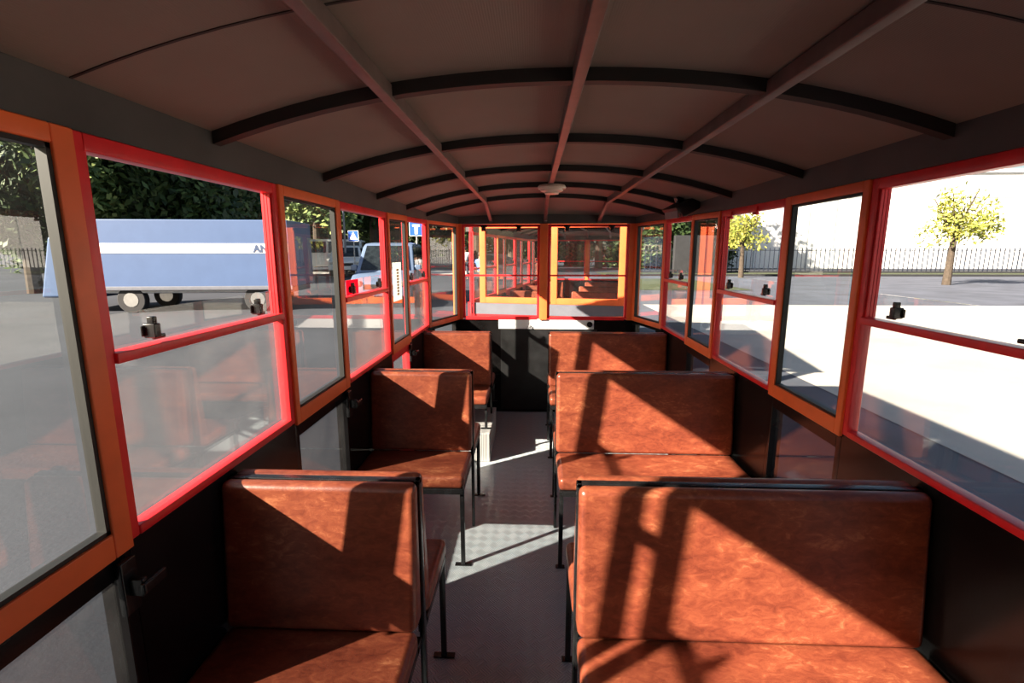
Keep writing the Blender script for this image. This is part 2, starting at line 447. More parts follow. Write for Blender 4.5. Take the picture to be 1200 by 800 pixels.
def build_wagon(P=None, detail=True):
    """shell of a sightseeing train wagon; P None: the room we stand in (structure)"""
    def fin(o, nm=None):
        if P is None: tag(o, kind='structure')
        return o
    FL = Frame((XL, YR), (XL, YC), (1, 0)); FR = Frame((XR, YR), (XR, YC), (-1, 0))
    def sl(y): return y-YR
    # floor
    fl = MB(); fl.box(XL-0.05, XR+0.05, YR-0.05, YC, -0.08, 0)
    fl.add([(XL-0.05, YC, -0.08), (XR+0.05, YC, -0.08), (FXR+0.02, YF+0.05, -0.08), (FXL-0.02, YF+0.05, -0.08),
            (XL-0.05, YC, 0), (XR+0.05, YC, 0), (FXR+0.02, YF+0.05, 0), (FXL-0.02, YF+0.05, 0)],
           [(3, 2, 1, 0), (4, 5, 6, 7), (1, 2, 6, 5), (2, 3, 7, 6), (3, 0, 4, 7)])
    fin(fl.build('floor', M['tread'], P))
    # side walls below the sill
    doorsL = [(0.43, 0.915), (1.65, 2.17), (2.89, 3.34)]
    doorsR = [(0.42, 0.915), (1.62, 2.13), (2.85, 3.34)]
    for nm, F, doors in (('wall_left', FL, doorsL), ('wall_right', FR, doorsR)):
        mb = MB(); y = YR
        for a, b in doors+[(YC, YC)]:
            if a-y > 0.01:
                F.box(mb, sl(y), sl(a), -0.045, 0.0, 0.0, ZS, mi=0)
                if P is not None: mb.build('side_panel', M['red'], P); mb = MB()
            y = b
        if P is None: fin(mb.build(nm, M['black_panel'], P))
        mb = MB()
        # header above the windows
        pts = [YR, 2.6, YC]
        for i in range(2):
            a, b = pts[i], pts[i+1]
            F.box(mb, sl(a), sl(b), -0.06, 0.002, ztop(a), 1.845, 1.845, z0b=ztop(b))
        fin(mb.build(sname('trim', P) if P is None else 'header', M['header'], P))
    # chamfered corners
    for nm, F, xs in (('l', Frame((XL, YC), (FXL, YF), (1, -0.32)), 0), ('r', Frame((XR, YC), (FXR, YF), (-1, -0.24)), 1)):
        L = F.len
        d = Vector((F.d.x, F.d.y, 0)); nn = Vector((-d.y, d.x, 0))
        if nn.dot(Vector((XC, YC-1, 0))-F.p0) < 0: nn = -nn
        F.n = nn
        w = empty(sname('window', P), F.P(L/2, 0, ZS), parent=P); fin(w)
        inv = Matrix.Translation(-Vector(w.location))
        fr = MB(); zt = 1.756; a = 0.03
        F.box(fr, 0, a, -0.04, 0.006, ZS-0.012, zt); F.box(fr, L-0.055, L, -0.04, 0.006, ZS-0.012, zt)
        F.box(fr, a, L-0.055, -0.04, 0.006, zt-0.028, zt); F.box(fr, a, L-0.055, -0.04, 0.006, ZS-0.012, ZS+0.03)
        fr.build('frame', M['orange'], w, 0.003, 1, xf=inv)
        ga = MB(); b = L-0.055; z0 = ZS+0.03; z1 = zt-0.028; g = 0.012
        F.box(ga, a, a+g, -0.02, 0.004, z0, z1); F.box(ga, b-g, b, -0.02, 0.004, z0, z1); F.box(ga, a, b, -0.02, 0.004, z0, z0+g); F.box(ga, a, b, -0.02, 0.004, z1-g, z1)
        ga.build('gasket', M['rubber'], w, xf=inv)
        p = MB(); F.quad(p, a, b, -0.01, z0, z1); p.build('pane', M['glass'], w, xf=inv)
        lp = MB(); F.quad(lp, 0.09, L-0.09, -0.02, 0.72, ZS-0.035); lp.build('low_pane', M['glass'], w, xf=inv)
        lw = MB()
        F.box(lw, 0, L, -0.04, 0, 0, 0.72); F.box(lw, 0, 0.09, -0.04, 0, 0.72, ZS-0.012); F.box(lw, L-0.09, L, -0.04, 0, 0.72, ZS-0.012)
        F.box(lw, 0.09, L-0.09, -0.04, 0, ZS-0.035, ZS-0.012)
        fin(lw.build('wall_front_left' if xs == 0 else 'wall_front_right', M['black_panel'], P))
        lw = MB(); F.box(lw, 0, L, -0.04, 0.002, zt, 1.85); fin(lw.build(sname('trim', P) if P is None else 'header', M['header'], P))
    # front wall
    FF = Frame((FXL, YF), (FXR, YF), (0, -1)); L = FF.len
    mb = MB(); FF.box(mb, 0, L, -0.05, 0, 0, ZS-0.012); fin(mb.build('wall_front', M['black_panel'], P))
    mb = MB(); FF.box(mb, 0, L, -0.05, 0.004, 1.756, 1.86); fin(mb.build(sname('trim', P) if P is None else 'header', M['header'], P))
    mid = 0.102-FXL
    tr = MB(); FF.box(tr, mid-0.036, mid+0.036, -0.04, 0.03, ZS-0.01, 1.756)
    t = tr.build(sname('trim', P) if P is None else 'centre_post', M['orange'], P, 0.004, 1); fin(t)
    for ca, cb_ in ((-0.01, 0.03), (L-0.05, L+0.01)):
        tr = MB(); FF.box(tr, ca, cb_, -0.04, 0.012, ZS-0.012, 1.756)
        t = tr.build(sname('trim', P) if P is None else 'corner_post', M['orange'], P, 0.004, 1); fin(t)
    for k, (a, b) in enumerate(((0.03, mid-0.036), (mid+0.036, L-0.05))):
        w = empty(sname('window', P), FF.P((a+b)/2, 0, ZS), parent=P); fin(w)
        inv = Matrix.Translation(-Vector(w.location))
        fr = MB(); f = 0.022
        FF.box(fr, a, a+f, -0.03, 0.01, ZS, 1.752); FF.box(fr, b-f, b, -0.03, 0.01, ZS, 1.752)
        FF.box(fr, a+f, b-f, -0.03, 0.01, 1.728, 1.752); FF.box(fr, a+f, b-f, -0.03, 0.014, ZS-0.012, ZS+0.018)
        fr.build('frame', M['red'], w, 0.002, 1, xf=inv)
        mr = MB(); FF.box(mr, a+f, b-f, -0.01, 0.012, 1.288, 1.303); mr.build('middle_rail', M['red'], w, xf=inv)
        for z0, z1 in ((ZS+0.018, 1.288), (1.303, 1.728)):
            p = MB(); FF.quad(p, a+f, b-f, -0.012, z0, z1); p.build('pane', M['front_glass'], w, xf=inv)
        if detail:
            for sc in (a+0.20, b-0.19) if k == 0 else (a+0.17, b-0.16):
                la = MB(); FF.box(la, sc-0.019, sc+0.019, 0.0, 0.035, 1.690, 1.735); FF.box(la, sc-0.030, sc+0.030, 0.0, 0.012, 1.725, 1.742)
                la.build('latch', M['black_metal'], w, 0.003, 1, xf=inv)
    # rear wall: two big orange framed panes over a silver belt
    FB = Frame((XL, YR), (XR, YR), (0, 1)); L = FB.len
    mb = MB(); FB.box(mb, 0, L, -0.05, 0.0, 0, ZS-0.13); fin(mb.build('wall_rear', M['red'] if P else M['black_panel'], P))
    mb = MB(); FB.box(mb, 0, L, -0.055, 0.0, ZS-0.13, ZS); fin(mb.build(sname('trim', P) if P is None else 'silver_belt', M['silver'], P))
    mb = MB(); FB.box(mb, 0, L, -0.05, 0, 1.80, 1.86); fin(mb.build(sname('trim', P) if P is None else 'header', M['header'], P))
    for ca in (0.0, L-0.03):
        mb = MB(); FB.box(mb, ca, ca+0.03, -0.05, 0, ZS, 1.80); fin(mb.build(sname('trim', P) if P is None else 'corner_post', M['red'], P))
        mb = MB(); c0 = 0.03 if ca == 0 else L-0.12; FB.quad(mb, c0, c0+0.09, -0.03, ZS, 1.80); fin(mb.build(sname('window', P), M['front_glass'], P))
    if P is None:  # unseen solid panel, added to keep light from behind out of our wagon
        mb = MB(); FB.box(mb, 0.12, L-0.12, -0.05, 0, ZS, 1.80); fin(mb.build(sname('trim', P), M['black_panel'], P))
    for a, b in ((0.12, L/2-0.01), (L/2+0.01, L-0.12)) if P else ():
        w = empty(sname('window', P), FB.P((a+b)/2, 0, ZS), parent=P); fin(w)
        inv = Matrix.Translation(-Vector(w.location)); fr = MB(); f = 0.07
        FB.box(fr, a, a+f, -0.06, 0.0, ZS, 1.80); FB.box(fr, b-f, b, -0.06, 0.0, ZS, 1.80)
        FB.box(fr, a+f, b-f, -0.06, 0.0, 1.752, 1.80); FB.box(fr, a+f, b-f, -0.06, 0.0, ZS, ZS+0.07)
        fr.build('frame', M['orange'], w, 0.003, 1, xf=inv)
        p = MB(); FB.quad(p, a+f, b-f, -0.03, ZS+0.07, 1.752); p.build('pane', M['front_glass'], w, xf=inv)
    # side windows and doors
    for y0, y1, kw in ((YR+0.03, 0.388, dict(far_fw=0.048)), (0.915, 1.65, dict()), (2.17, 2.89, dict(pink=P is None)), (3.34, YC, dict(clip_inset=(0.10, 0.10)))):
        make_window(FL, sl(y0), sl(y1), ztop(y0), ztop(y1), P, **kw)
    if P is None:
        gp = MB(); FL.box(gp, sl(0.386), sl(0.432), -0.03, 0.0, 1.50, 1.535); fin(gp.build(sname('trim', P), M['black_metal'], P))
    for i, (y0, y1) in enumerate(doorsL):
        make_door(FL, sl(y0), sl(y1), ztop(y0), ztop(y1), P, sticker=(i == 2 and P is None), split=(i == 2))
    for y0, y1, kw in ((YR+0.03, 0.42, dict()), (0.915, 1.62, dict()), (2.13, 2.85, dict(hooks=(sl(2.70), sl(2.40)))), (3.34, YC, dict(clip_inset=(0.2, 0.14)))):
        make_window(FR, sl(y0), sl(y1), ztop(y0), ztop(y1), P, **kw)
    for i, (y0, y1) in enumerate(doorsR):
        make_door(FR, sl(y0), sl(y1), ztop(y0), ztop(y1), P, latch=False, lowz=0.34)
    # roof: arched board, sloping down over the front wall
    n = 28; vs = []; fs = []
    ys = [(YR-0.08, 0), (1.2, 0), (2.6, 0), (3.6, 0), (4.02, 0), (YF+0.06, 1)]
    xs = [XL-0.07+(XR-XL+0.14)*i/n for i in range(n+1)]
    def zc(x, y, e):
        z = arch(min(max(x, XL), XR))
        return z if not e else 1.80+(z-1.80)*0.15
    for off in (0.0, 0.03):
        for (y, e) in ys:
            for x in xs: vs.append((x, y, zc(x, y, e)+off))
    m = len(ys); k = n+1
    for o_ in (0, m*k):
        for j in range(m-1):
            for i in range(n):
                a = o_+j*k+i; q = (a, a+1, a+k+1, a+k); fs.append(q if o_ else q[::-1])
    for j in range(m-1):
        for i in (0, n):
            a = j*k+i; fs.append((a, a+k, a+k+m*k, a+m*k))
    for i in range(n):
        for j in (0, m-1):
            a = j*k+i; fs.append((a, a+1, a+1+m*k, a+m*k))
    rf = MB(); rf.add(vs, fs)
    ce = rf.build('ceiling' if P is None else 'roof', M['ceiling'] if P is None else [M['ceiling']], P, smooth=True); fin(ce)
    cp = ce if P is None else P
    def strip(y, h=0.034, w=0.032, nm='ceiling_rib', mat='rib', zo=0.0):
        mb = MB(); seg = 26
        for i in range(seg):
            x0 = XL+0.004+(XR-XL-0.008)*i/seg; x1 = XL+0.004+(XR-XL-0.008)*(i+1)/seg
            z0, z1 = arch(x0)+0.002+zo, arch(x1)+0.002+zo
            mb.add([(x0, y, z0-h), (x1, y, z1-h), (x1, y+w, z1-h), (x0, y+w, z0-h), (x0, y, z0), (x1, y, z1), (x1, y+w, z1), (x0, y+w, z0)],
                   [(3, 2, 1, 0), (4, 5, 6, 7), (0, 1, 5, 4), (2, 3, 7, 6)])
        return mb.build(nm, M[mat], cp)
    for y in (-0.10, 0.62, 1.335, 2.03, 2.72, 3.36, 3.99): strip(y)
    if P is None:
        for y in (0.93, -0.45): strip(y, 0.004, 0.006, 'board_seam')
    for x in (XC-0.475, XC+0.012, XC+0.49):
        mb = MB(); z = arch(x)-0.021; w = 0.030
        mb.bar((x, YR, z), (x, 4.03, z), w, 0.040)
        z2 = 1.80+(arch(x)-1.80)*0.15
        mb.bar((x, 4.02, z), (x, YF-0.01, z2-0.028), w, 0.034)
        mb.bar((x, YF-0.02, z2-0.02), (x, YF-0.02, 1.765), w, 0.02, up=(0, 1, 0))
        mb.build('roof_bar', M['bar'], cp, 0.003, 1)
    return ce

# our wagon ---------------------------------------------------------
build_wagon(None)

# ------------------------------------------------------------------ benches
def hexpad(mb, x0, x1, yb0, yb1, yt0, yt1, z0, z1):
    mb.hexa([(x0, yb0, z0), (x1, yb0, z0), (x1, yb1, z0), (x0, yb1, z0), (x0, yt0, z1), (x1, yt0, z1), (x1, yt1, z1), (x0, yt1, z1)])

def make_bench(w, s, simple=False):
    """double bench, back to back; aisle end at x=0, runs to x=s*w at the wall"""
    root = empty('double_bench')
    def X(a): return s*a
    for sg in (-1, 1):
        mb = MB()
        y0, y1 = sg*0.065, sg*0.385
        a, b = sorted((X(0.0), X(w))); c, d = sorted((y0, y1))
        mb.box(a, b, c, d, 0.408, 0.472)
        o = mb.build('seat', M['vinyl'], root, 0.022, 5, smooth=True)
        mb = MB()
        if sg < 0: hexpad(mb, a, b, -0.095, -0.020, -0.054, -0.010, 0.474, 0.888)
        else: hexpad(mb, a, b, 0.020, 0.095, 0.010, 0.054, 0.474, 0.888)
        mb.build('backrest', M['vinyl'], root, 0.020, 5, smooth=True)
        fr = MB()
        a2, b2 = sorted((X(0.004), X(w-0.004)))
        yo = sg*0.365
        fr.box(a2, b2, min(yo, yo+sg*0.02), max(yo, yo+sg*0.02), 0.384, 0.410)
        fr.box(a2, b2, min(sg*0.05, sg*0.07), max(sg*0.05, sg*0.07), 0.384, 0.410)
        for xx in (0.004, w-0.024):
            q = sorted((X(xx), X(xx+0.02))); r_ = sorted((sg*0.02, sg*0.384))
            fr.box(q[0], q[1], r_[0], r_[1], 0.386, 0.409)
        fr.build('seat_frame', M['black_metal'], root, 0.002, 1)
        for xx in (0.004, w-0.03):
            lg = MB(); q = sorted((X(xx), X(xx+0.020)))
            yl = sg*0.352; l0, l1 = sorted((yl-0.010, yl+0.010))
            lg.box(q[0], q[1], l0, l1, 0.002, 0.386)
            lg.box(q[0]-(0.012 if s > 0 else 0.03), q[1]+(0.03 if s < 0 else 0.012), l0-0.004, l1+0.004, 0.001, 0.006)
            lg.build('leg', M['black_metal'], root, 0.002, 1)
    bf = MB()
    for xx in (-0.003, w-0.012):
        q = sorted((X(xx), X(xx+0.015))); bf.box(q[0], q[1], -0.012, 0.012, 0.002, 0.886)
    q = sorted((X(-0.003), X(w+0.003))); bf.box(q[0], q[1], -0.012, 0.012, 0.872, 0.886)
    bf.build('back_frame', M['black_metal'], root, 0.002, 1)
    return root

WL, WR = 0.535, 0.905
bL = make_bench(WL, -1); bR = make_bench(WR, 1)
GB = 'double benches down both sides of the aisle'
spots = [(bL, -0.308, 1.262, 'nearest short brown vinyl double bench, left of the aisle in front'),
         (bL, -0.312, 2.520, 'middle short brown vinyl double bench on the left, between the two left side doors'),
         (bL, -0.318, 3.815, 'farthest short brown vinyl bench on the left, standing over the metal wheel box'),
         (bR, 0.128, 1.262, 'nearest wide brown vinyl double bench, right of the aisle in front'),
         (bR, 0.130, 2.520, 'middle wide brown vinyl double bench on the right side of the aisle'),
         (bR, 0.132, 3.815, 'farthest wide brown vinyl bench on the right, by the front wall')]
used = set()
for src, x, y, lab in spots:
    o = src if src.name not in used else copy_tree(src)
    used.add(src.name)
    o.location = (x, y, 0); tag(o, lab, 'bench', GB)

# left far bench stands on the wheel box: its aisle-side near leg is cut short
wb = MB(); wb.box(XL+0.01, -0.296, 3.37, 3.985, 0.0, 0.22)
for o in [c for c in bpy.data.objects if c.type == 'EMPTY' and c.name.startswith('double_bench') and abs(c.location.y-3.815) < 0.01]:
    k_ = 0.80 if o.location.x < 0 else 0.92
    for ch in o.children:        # the seat towards the front is narrower, clear of the chamfered corner
        if ch.name.split('.')[0] in ('seat', 'seat_frame', 'leg') and sum(v.co.y for v in ch.data.vertices) > 0:
            ch.data = ch.data.copy()
            for v in ch.data.vertices: v.co.x *= k_
    if o.location.x > 0: continue
    for ch in o.children:
        if ch.name.startswith('leg'):
            me = ch.data.copy(); ch.data = me
            for v in me.vertices:
                if v.co.z < 0.02: v.co.z += 0.2205
        if ch.name.startswith('back_frame'):
            me = ch.data.copy(); ch.data = me
            for v in me.vertices:
                if v.co.z < 0.02: v.co.z += 0.2205
bx = wb.build('wheel_box', M['tread_bright'], None, 0.006, 2)
tag(bx, 'low box of bright metal tread plate on the floor under the farthest left bench', 'wheel box')

# board and white plate on the front wall
bd = MB(); bd.box(-0.29, 0.60, YF-0.012, YF-0.001, 0.03, 0.80)
tag(bd.build('black_board', M['black_board'], None, 0.002, 1), 'dull black scuffed board fixed to the front wall under the white plate', 'board')
wp = empty('white_plate', (0.125, YF-0.006, 0.85))
tag(wp, 'long narrow white plate on the front wall just below the front windows', 'plate')
mb = MB(); mb.box(-0.435, 0.445, -0.006, 0.006, -0.046, 0.046); mb.build('plate_panel', M['white'], wp, 0.002, 1)
mb = MB(); mb.tube((0.405, -0.006, 0.0), (0.405, -0.022, 0.0), 0.026, 14); mb.tube((0.405, -0.022, 0), (0.405, -0.032, 0), 0.012, 6); mb.build('bolt', M['black_metal'], wp, 0.002, 1)
mb = MB(); mb.box(-0.17, -0.12, -0.016, -0.006, -0.046, -0.022); mb.box(-0.155, -0.135, -0.02, -0.006, -0.03, -0.01); mb.build('plate_clip', M['galv'], wp, 0.002, 1)

# ceiling lamp
lp = empty('ceiling_lamp', (0.118, 3.22, arch(0.118)-0.041))
tag(lp, 'round cream ceiling lamp under the middle roof bar', 'lamp')
mb = MB(); mb.lathe([(0.03, 0.002), (0.082, 0.0), (0.090, -0.012), (0.086, -0.022), (0.03, -0.024)]); mb.build('lamp_base', M['lamp_plastic'], lp, smooth=True)
mb = MB(); mb.lathe([(0.03, -0.020), (0.074, -0.022), (0.070, -0.034), (0.050, -0.042), (0.03, -0.043)]); mb.build('lamp_shade', M['lamp_plastic'], lp, smooth=True)
mb = MB(); mb.lathe([(0.02, -0.04), (0.046, -0.042), (0.044, -0.052), (0.010, -0.055)]); mb.build('lamp_cap', M['lamp_plastic'], lp, smooth=True)

# speaker under the right edge of the ceiling
sp = empty('loudspeaker', (0.955, 3.30, 1.785)); sp.rotation_euler = (0, R(-28), R(12))
tag(sp, 'black wedge-shaped loudspeaker under the ceiling above the right-hand windows', 'speaker')
mb = MB(); mb.hexa([(-0.06, -0.09, -0.045), (0.07, -0.09, -0.045), (0.07, 0.09, -0.045), (-0.06, 0.09, -0.045), (-0.09, -0.10, 0.035), (0.08, -0.10, 0.035), (0.08, 0.10, 0.035), (-0.09, 0.10, 0.035)])
mb.build('cabinet', M['rubber'], sp, 0.006, 2)
mb = MB(); mb.bar((-0.079, -0.085, 0.0), (-0.079, 0.085, 0.0), 0.012, 0.07, up=(0.35, 0, 1)); mb.build('grille', M['bar'], sp, 0.003, 1)
mb = MB(); mb.box(-0.02, 0.02, -0.02, 0.02, 0.035, 0.075); mb.build('bracket', M['black_metal'], sp)

# ------------------------------------------------------------------ next wagon of the train
NW = empty('train_wagon', (0.20, 5.62, 0.0), R(-10.5))
tag(NW, 'red and orange train wagon coupled ahead, seen through the front windows', 'train wagon')
holder = empty('train_wagon_body')
build_wagon(holder, False)
for ch in list(holder.children):
    ch.parent = NW; ch.location = Vector(ch.location)+Vector((-XC, -YR+0.05, 0.02))
bpy.data.objects.remove(holder)
# sign band and little lights on its tail
mb = MB()
for x in (-0.93, -0.90): mb.bar((x, -0.02, 0.45), (x, -0.02, 1.74), 0.012, 0.012, up=(0, 1, 0))
for k in range(10): mb.bar((-0.93, -0.02, 0.5+k*0.13), (-0.90, -0.02, 0.5+k*0.13), 0.012, 0.012)
mb.build('step_ladder', M['red'], NW)
used.clear()
Rz = Matrix.Rotation(R(-10.5), 4, 'Z')
for k, (src, x) in enumerate(((bL, -0.308-XC), (bR, 0.128-XC))):
    for j, y in enumerate((1.262, 2.52, 3.83)):
        o = copy_tree(src); p = Rz @ Vector((x, y-YR+0.05, 0.02))+NW.location
        o.location = p; o.rotation_euler = (0, 0, R(-10.5))
        tag(o, ['nearest', 'middle', 'farthest'][j]+(' short' if k == 0 else ' wide')+' brown bench inside the wagon ahead, on its '+('left' if k == 0 else 'right'), 'bench', 'benches in the wagon ahead')

# ------------------------------------------------------------------ outside ground
GZ = -0.36
def gh(x, y):
    t = min(max((-x+2)/6, 0), 1)
    return GZ+t*0.036*max(0, y-15)
gm = MB(); nx, ny = 60, 60; X0, X1, Y0, Y1 = -90, 90, -40, 140
vs = []
for j in range(ny+1):
    for i in range(nx+1):
        x = X0+(X1-X0)*i/nx; y = Y0+(Y1-Y0)*j/ny; vs.append((x, y, gh(x, y)))
gm.add(vs, [(j*(nx+1)+i, j*(nx+1)+i+1, (j+1)*(nx+1)+i+1, (j+1)*(nx+1)+i) for j in range(ny) for i in range(nx)])
tag(gm.build('ground', M['asphalt'], None), kind='structure')
def slab(name, x0, x1, y0, y1, z, mat, n=12):
    mb = MB(); vs = []; 
    for j in range(n+1):
        for i in range(n+1):
            x = x0+(x1-x0)*i/n; y = y0+(y1-y0)*j/n; vs.append((x, y, z+gh(x, y)))
    mb.add(vs, [(j*(n+1)+i, j*(n+1)+i+1, (j+1)*(n+1)+i+1, (j+1)*(n+1)+i) for j in range(n) for i in range(n)])
    o = mb.build(name, mat); tag(o, kind='structure'); return o
slab('side_road', 1.6, 60, -14, 40.6, 0.008, M['asphalt_pale'])
slab('concrete_yard', 4.0, 40, -12, 18, 0.016, M['yard'])
slab('grass_verge', 6, 60, 41, 47.5, 0.02, M['grass'])
slab('grass_verge', 5, 11, 25, 36, 0.03, M['grass'])
slab('pale_lane', -30, -4, 30, 33, 0.03, M['yard'])
kb = MB(); kb.box(6, 60, 40.7, 41, GZ, GZ+0.16); tag(kb.build('kerb', M['concrete']), kind='structure')

# ------------------------------------------------------------------ trees
def crown_mesh(name, n, mat, rx=2.4, rz=2.6, leaf=0.34, clumps=16, seed=1):
    rnd = random.Random(seed); cs = []
    for k in range(clumps):
        while True:
            p = Vector((rnd.uniform(-1, 1), rnd.uniform(-1, 1), rnd.uniform(-1, 1)))
            if p.length < 1: break
        cs.append((Vector((p.x*rx*0.72, p.y*rx*0.72, p.z*rz*0.72)), rnd.uniform(0.55, 1.05)))
    vs = []; fs = []
    for k in range(n):
        c, r = rnd.choice(cs)
        d = Vector((rnd.gauss(0, 1), rnd.gauss(0, 1), rnd.gauss(0, 1))).normalized()*r*rnd.uniform(0.5, 1.15)
        p = c+d
        u = Vector((rnd.gauss(0, 1), rnd.gauss(0, 1), rnd.gauss(0, 1))).normalized(); w = u.orthogonal().normalized()
        s = leaf*rnd.uniform(0.5, 1.1); b = len(vs)
        vs += [p-u*s/2, p+w*s*0.28, p+u*s/2, p-w*s*0.28]; fs.append((b, b+1, b+2, b+3))
    me = bpy.data.meshes.new(name); me.from_pydata([tuple(v) for v in vs], [], fs); me.materials.append(mat)
    return me
CM = {'dark': [crown_mesh('crown', 5200, M['leaf_dark'], seed=s, leaf=0.36) for s in (1, 2)],
      'mid': [crown_mesh('crown', 5200, M['leaf_sunlit'], seed=s, leaf=0.34) for s in (3, 4)],
      'yellow': [crown_mesh('crown', 1500, M['leaf_yellow'], seed=5, leaf=0.34, rx=1.8, rz=2.2)]}
def trunk_mesh():
    mb = MB(); mb.tube((0, 0, 0), (0.05, 0.03, 3.2), 0.22, 10, 0.13)
    rnd = random.Random(3)
    for k in range(6):
        a = k*1.05; mb.tube((0.05, 0.03, 2.4+0.2*k*0.5), (1.1*math.cos(a), 1.1*math.sin(a), 4.3+0.2*k), 0.07, 7, 0.025)
    o = mb.build('trunk', M['bark']); me = o.data; bpy.data.objects.remove(o); return me
TM = trunk_mesh()
def tree(x, y, kind, s, var, label, group, sz=1.0):
    t = empty('leafy_tree', (x, y, gh(x, y)), random.uniform(0, 6)); t.scale = (s, s, s*sz)
    tag(t, label, 'tree', group)
    o = bpy.data.objects.new('trunk', TM); col.objects.link(o); o.parent = t
    ms = CM[kind]; o = bpy.data.objects.new('crown', ms[var % len(ms)]); col.objects.link(o); o.parent = t; o.location = (0, 0, 3.7)
def px(u, y): return (u-624)/578.0*y
GT = 'trees lining the far side of the road'
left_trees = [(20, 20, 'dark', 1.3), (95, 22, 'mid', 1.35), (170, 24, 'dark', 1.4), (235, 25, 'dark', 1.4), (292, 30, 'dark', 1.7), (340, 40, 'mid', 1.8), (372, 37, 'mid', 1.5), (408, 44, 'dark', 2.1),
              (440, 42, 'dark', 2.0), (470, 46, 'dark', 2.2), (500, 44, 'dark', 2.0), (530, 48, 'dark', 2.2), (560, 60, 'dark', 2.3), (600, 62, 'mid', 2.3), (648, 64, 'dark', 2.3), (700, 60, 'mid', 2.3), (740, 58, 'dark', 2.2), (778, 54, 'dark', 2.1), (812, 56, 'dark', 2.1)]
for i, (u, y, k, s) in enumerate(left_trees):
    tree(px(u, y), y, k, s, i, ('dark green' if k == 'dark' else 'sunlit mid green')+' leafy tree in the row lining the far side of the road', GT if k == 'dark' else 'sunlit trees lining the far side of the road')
# a second, lower row closes the gaps under the crowns
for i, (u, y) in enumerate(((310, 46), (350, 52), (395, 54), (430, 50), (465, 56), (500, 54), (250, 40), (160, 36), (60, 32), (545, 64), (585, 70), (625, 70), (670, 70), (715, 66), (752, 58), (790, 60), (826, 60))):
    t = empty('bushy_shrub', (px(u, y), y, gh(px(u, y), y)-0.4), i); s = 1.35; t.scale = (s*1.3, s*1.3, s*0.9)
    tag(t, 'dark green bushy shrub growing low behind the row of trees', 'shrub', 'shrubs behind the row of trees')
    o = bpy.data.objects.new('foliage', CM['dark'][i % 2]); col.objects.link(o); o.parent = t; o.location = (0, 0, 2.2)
t_ = tree(px(862, 38), 38, 'yellow', 0.92, 0, 'small yellow-green tree in front of the black fence and white building', None)
tree(px(1090, 30), 30, 'yellow', 1.0, 0, 'yellow-green tree at the far right in front of the white building', None)

# ------------------------------------------------------------------ right: fence, building, wall block
def fence(x0, x1, y, h, label, step=0.42):
    f = empty('metal_fence', ((x0+x1)/2, y, GZ)); tag(f, label, 'fence')
    L = x1-x0; mb = MB()
    for z in (0.25, h-0.25): mb.box(-L/2, L/2, -0.025, 0.025, z, z+0.06)
    mb.build('fence_rail', M['fence_black'], f)
    mb = MB(); n = int(L/step)
    for i in range(n+1):
        x = -L/2+i*L/n; mb.box(x-0.03, x+0.03, -0.03, 0.03, 0.1, h)
    mb.build('fence_bars', M['fence_black'], f)
    mb = MB(); mb.box(-L/2, L/2, -0.12, 0.12, 0, 0.16); mb.build('fence_base', M['concrete'], f)
fence(px(846, 48), px(1250, 48), 48, 2.3, 'tall black railing fence in front of the white building')
fence(px(748, 47), px(786, 47), 47.5, 2.3, 'dark blue railing fence seen under trees left of the concrete wall', 0.5)
fb = MB(); a, b = px(786, 46), px(846, 46); fb.box(a, b, 46, 46.6, GZ, GZ+3.4)
tag(fb.build('concrete_wall', M['concrete'], None, 0.03, 1), 'plain grey concrete wall, its colour darkened for tree shade, standing between the two fences', 'wall')
bl = empty('white_building', (px(1050, 62), 62, GZ)); tag(bl, 'large pale white building behind the black fence', 'building')
W = 44
mb = MB(); mb.box(-W/2, W/2, 0, 14, 0, 11); mb.build('facade', M['facade'], bl)
mb = MB()
for i in range(15): mb.box(-W/2+i*3.1-0.06, -W/2+i*3.1+0.06, -0.06, 0.02, 0, 8.2)
mb.box(-W/2, W/2, -0.06, 0.02, 8.2, 8.4); mb.build('panel_seams', M['seam'], bl)
mb = MB(); mb.box(-W/2-0.2, W/2+0.2, -0.3, 14.2, 11, 11.4); mb.build('parapet', M['facade'], bl)

# ------------------------------------------------------------------ left: vehicles
def wheel(name, parent, x, y, r, w=0.2):
    o = MB(); o.tube((x-w/2, y, r), (x+w/2, y, r), r, 20)
    ob = o.build(name, M['tyre'], parent, 0.02, 2)
    h = MB(); h.tube((x-w/2-0.01, y, r), (x+w/2+0.01, y, r), r*0.6, 16); h.build('hubcap', M['steel'], ob)
    return ob

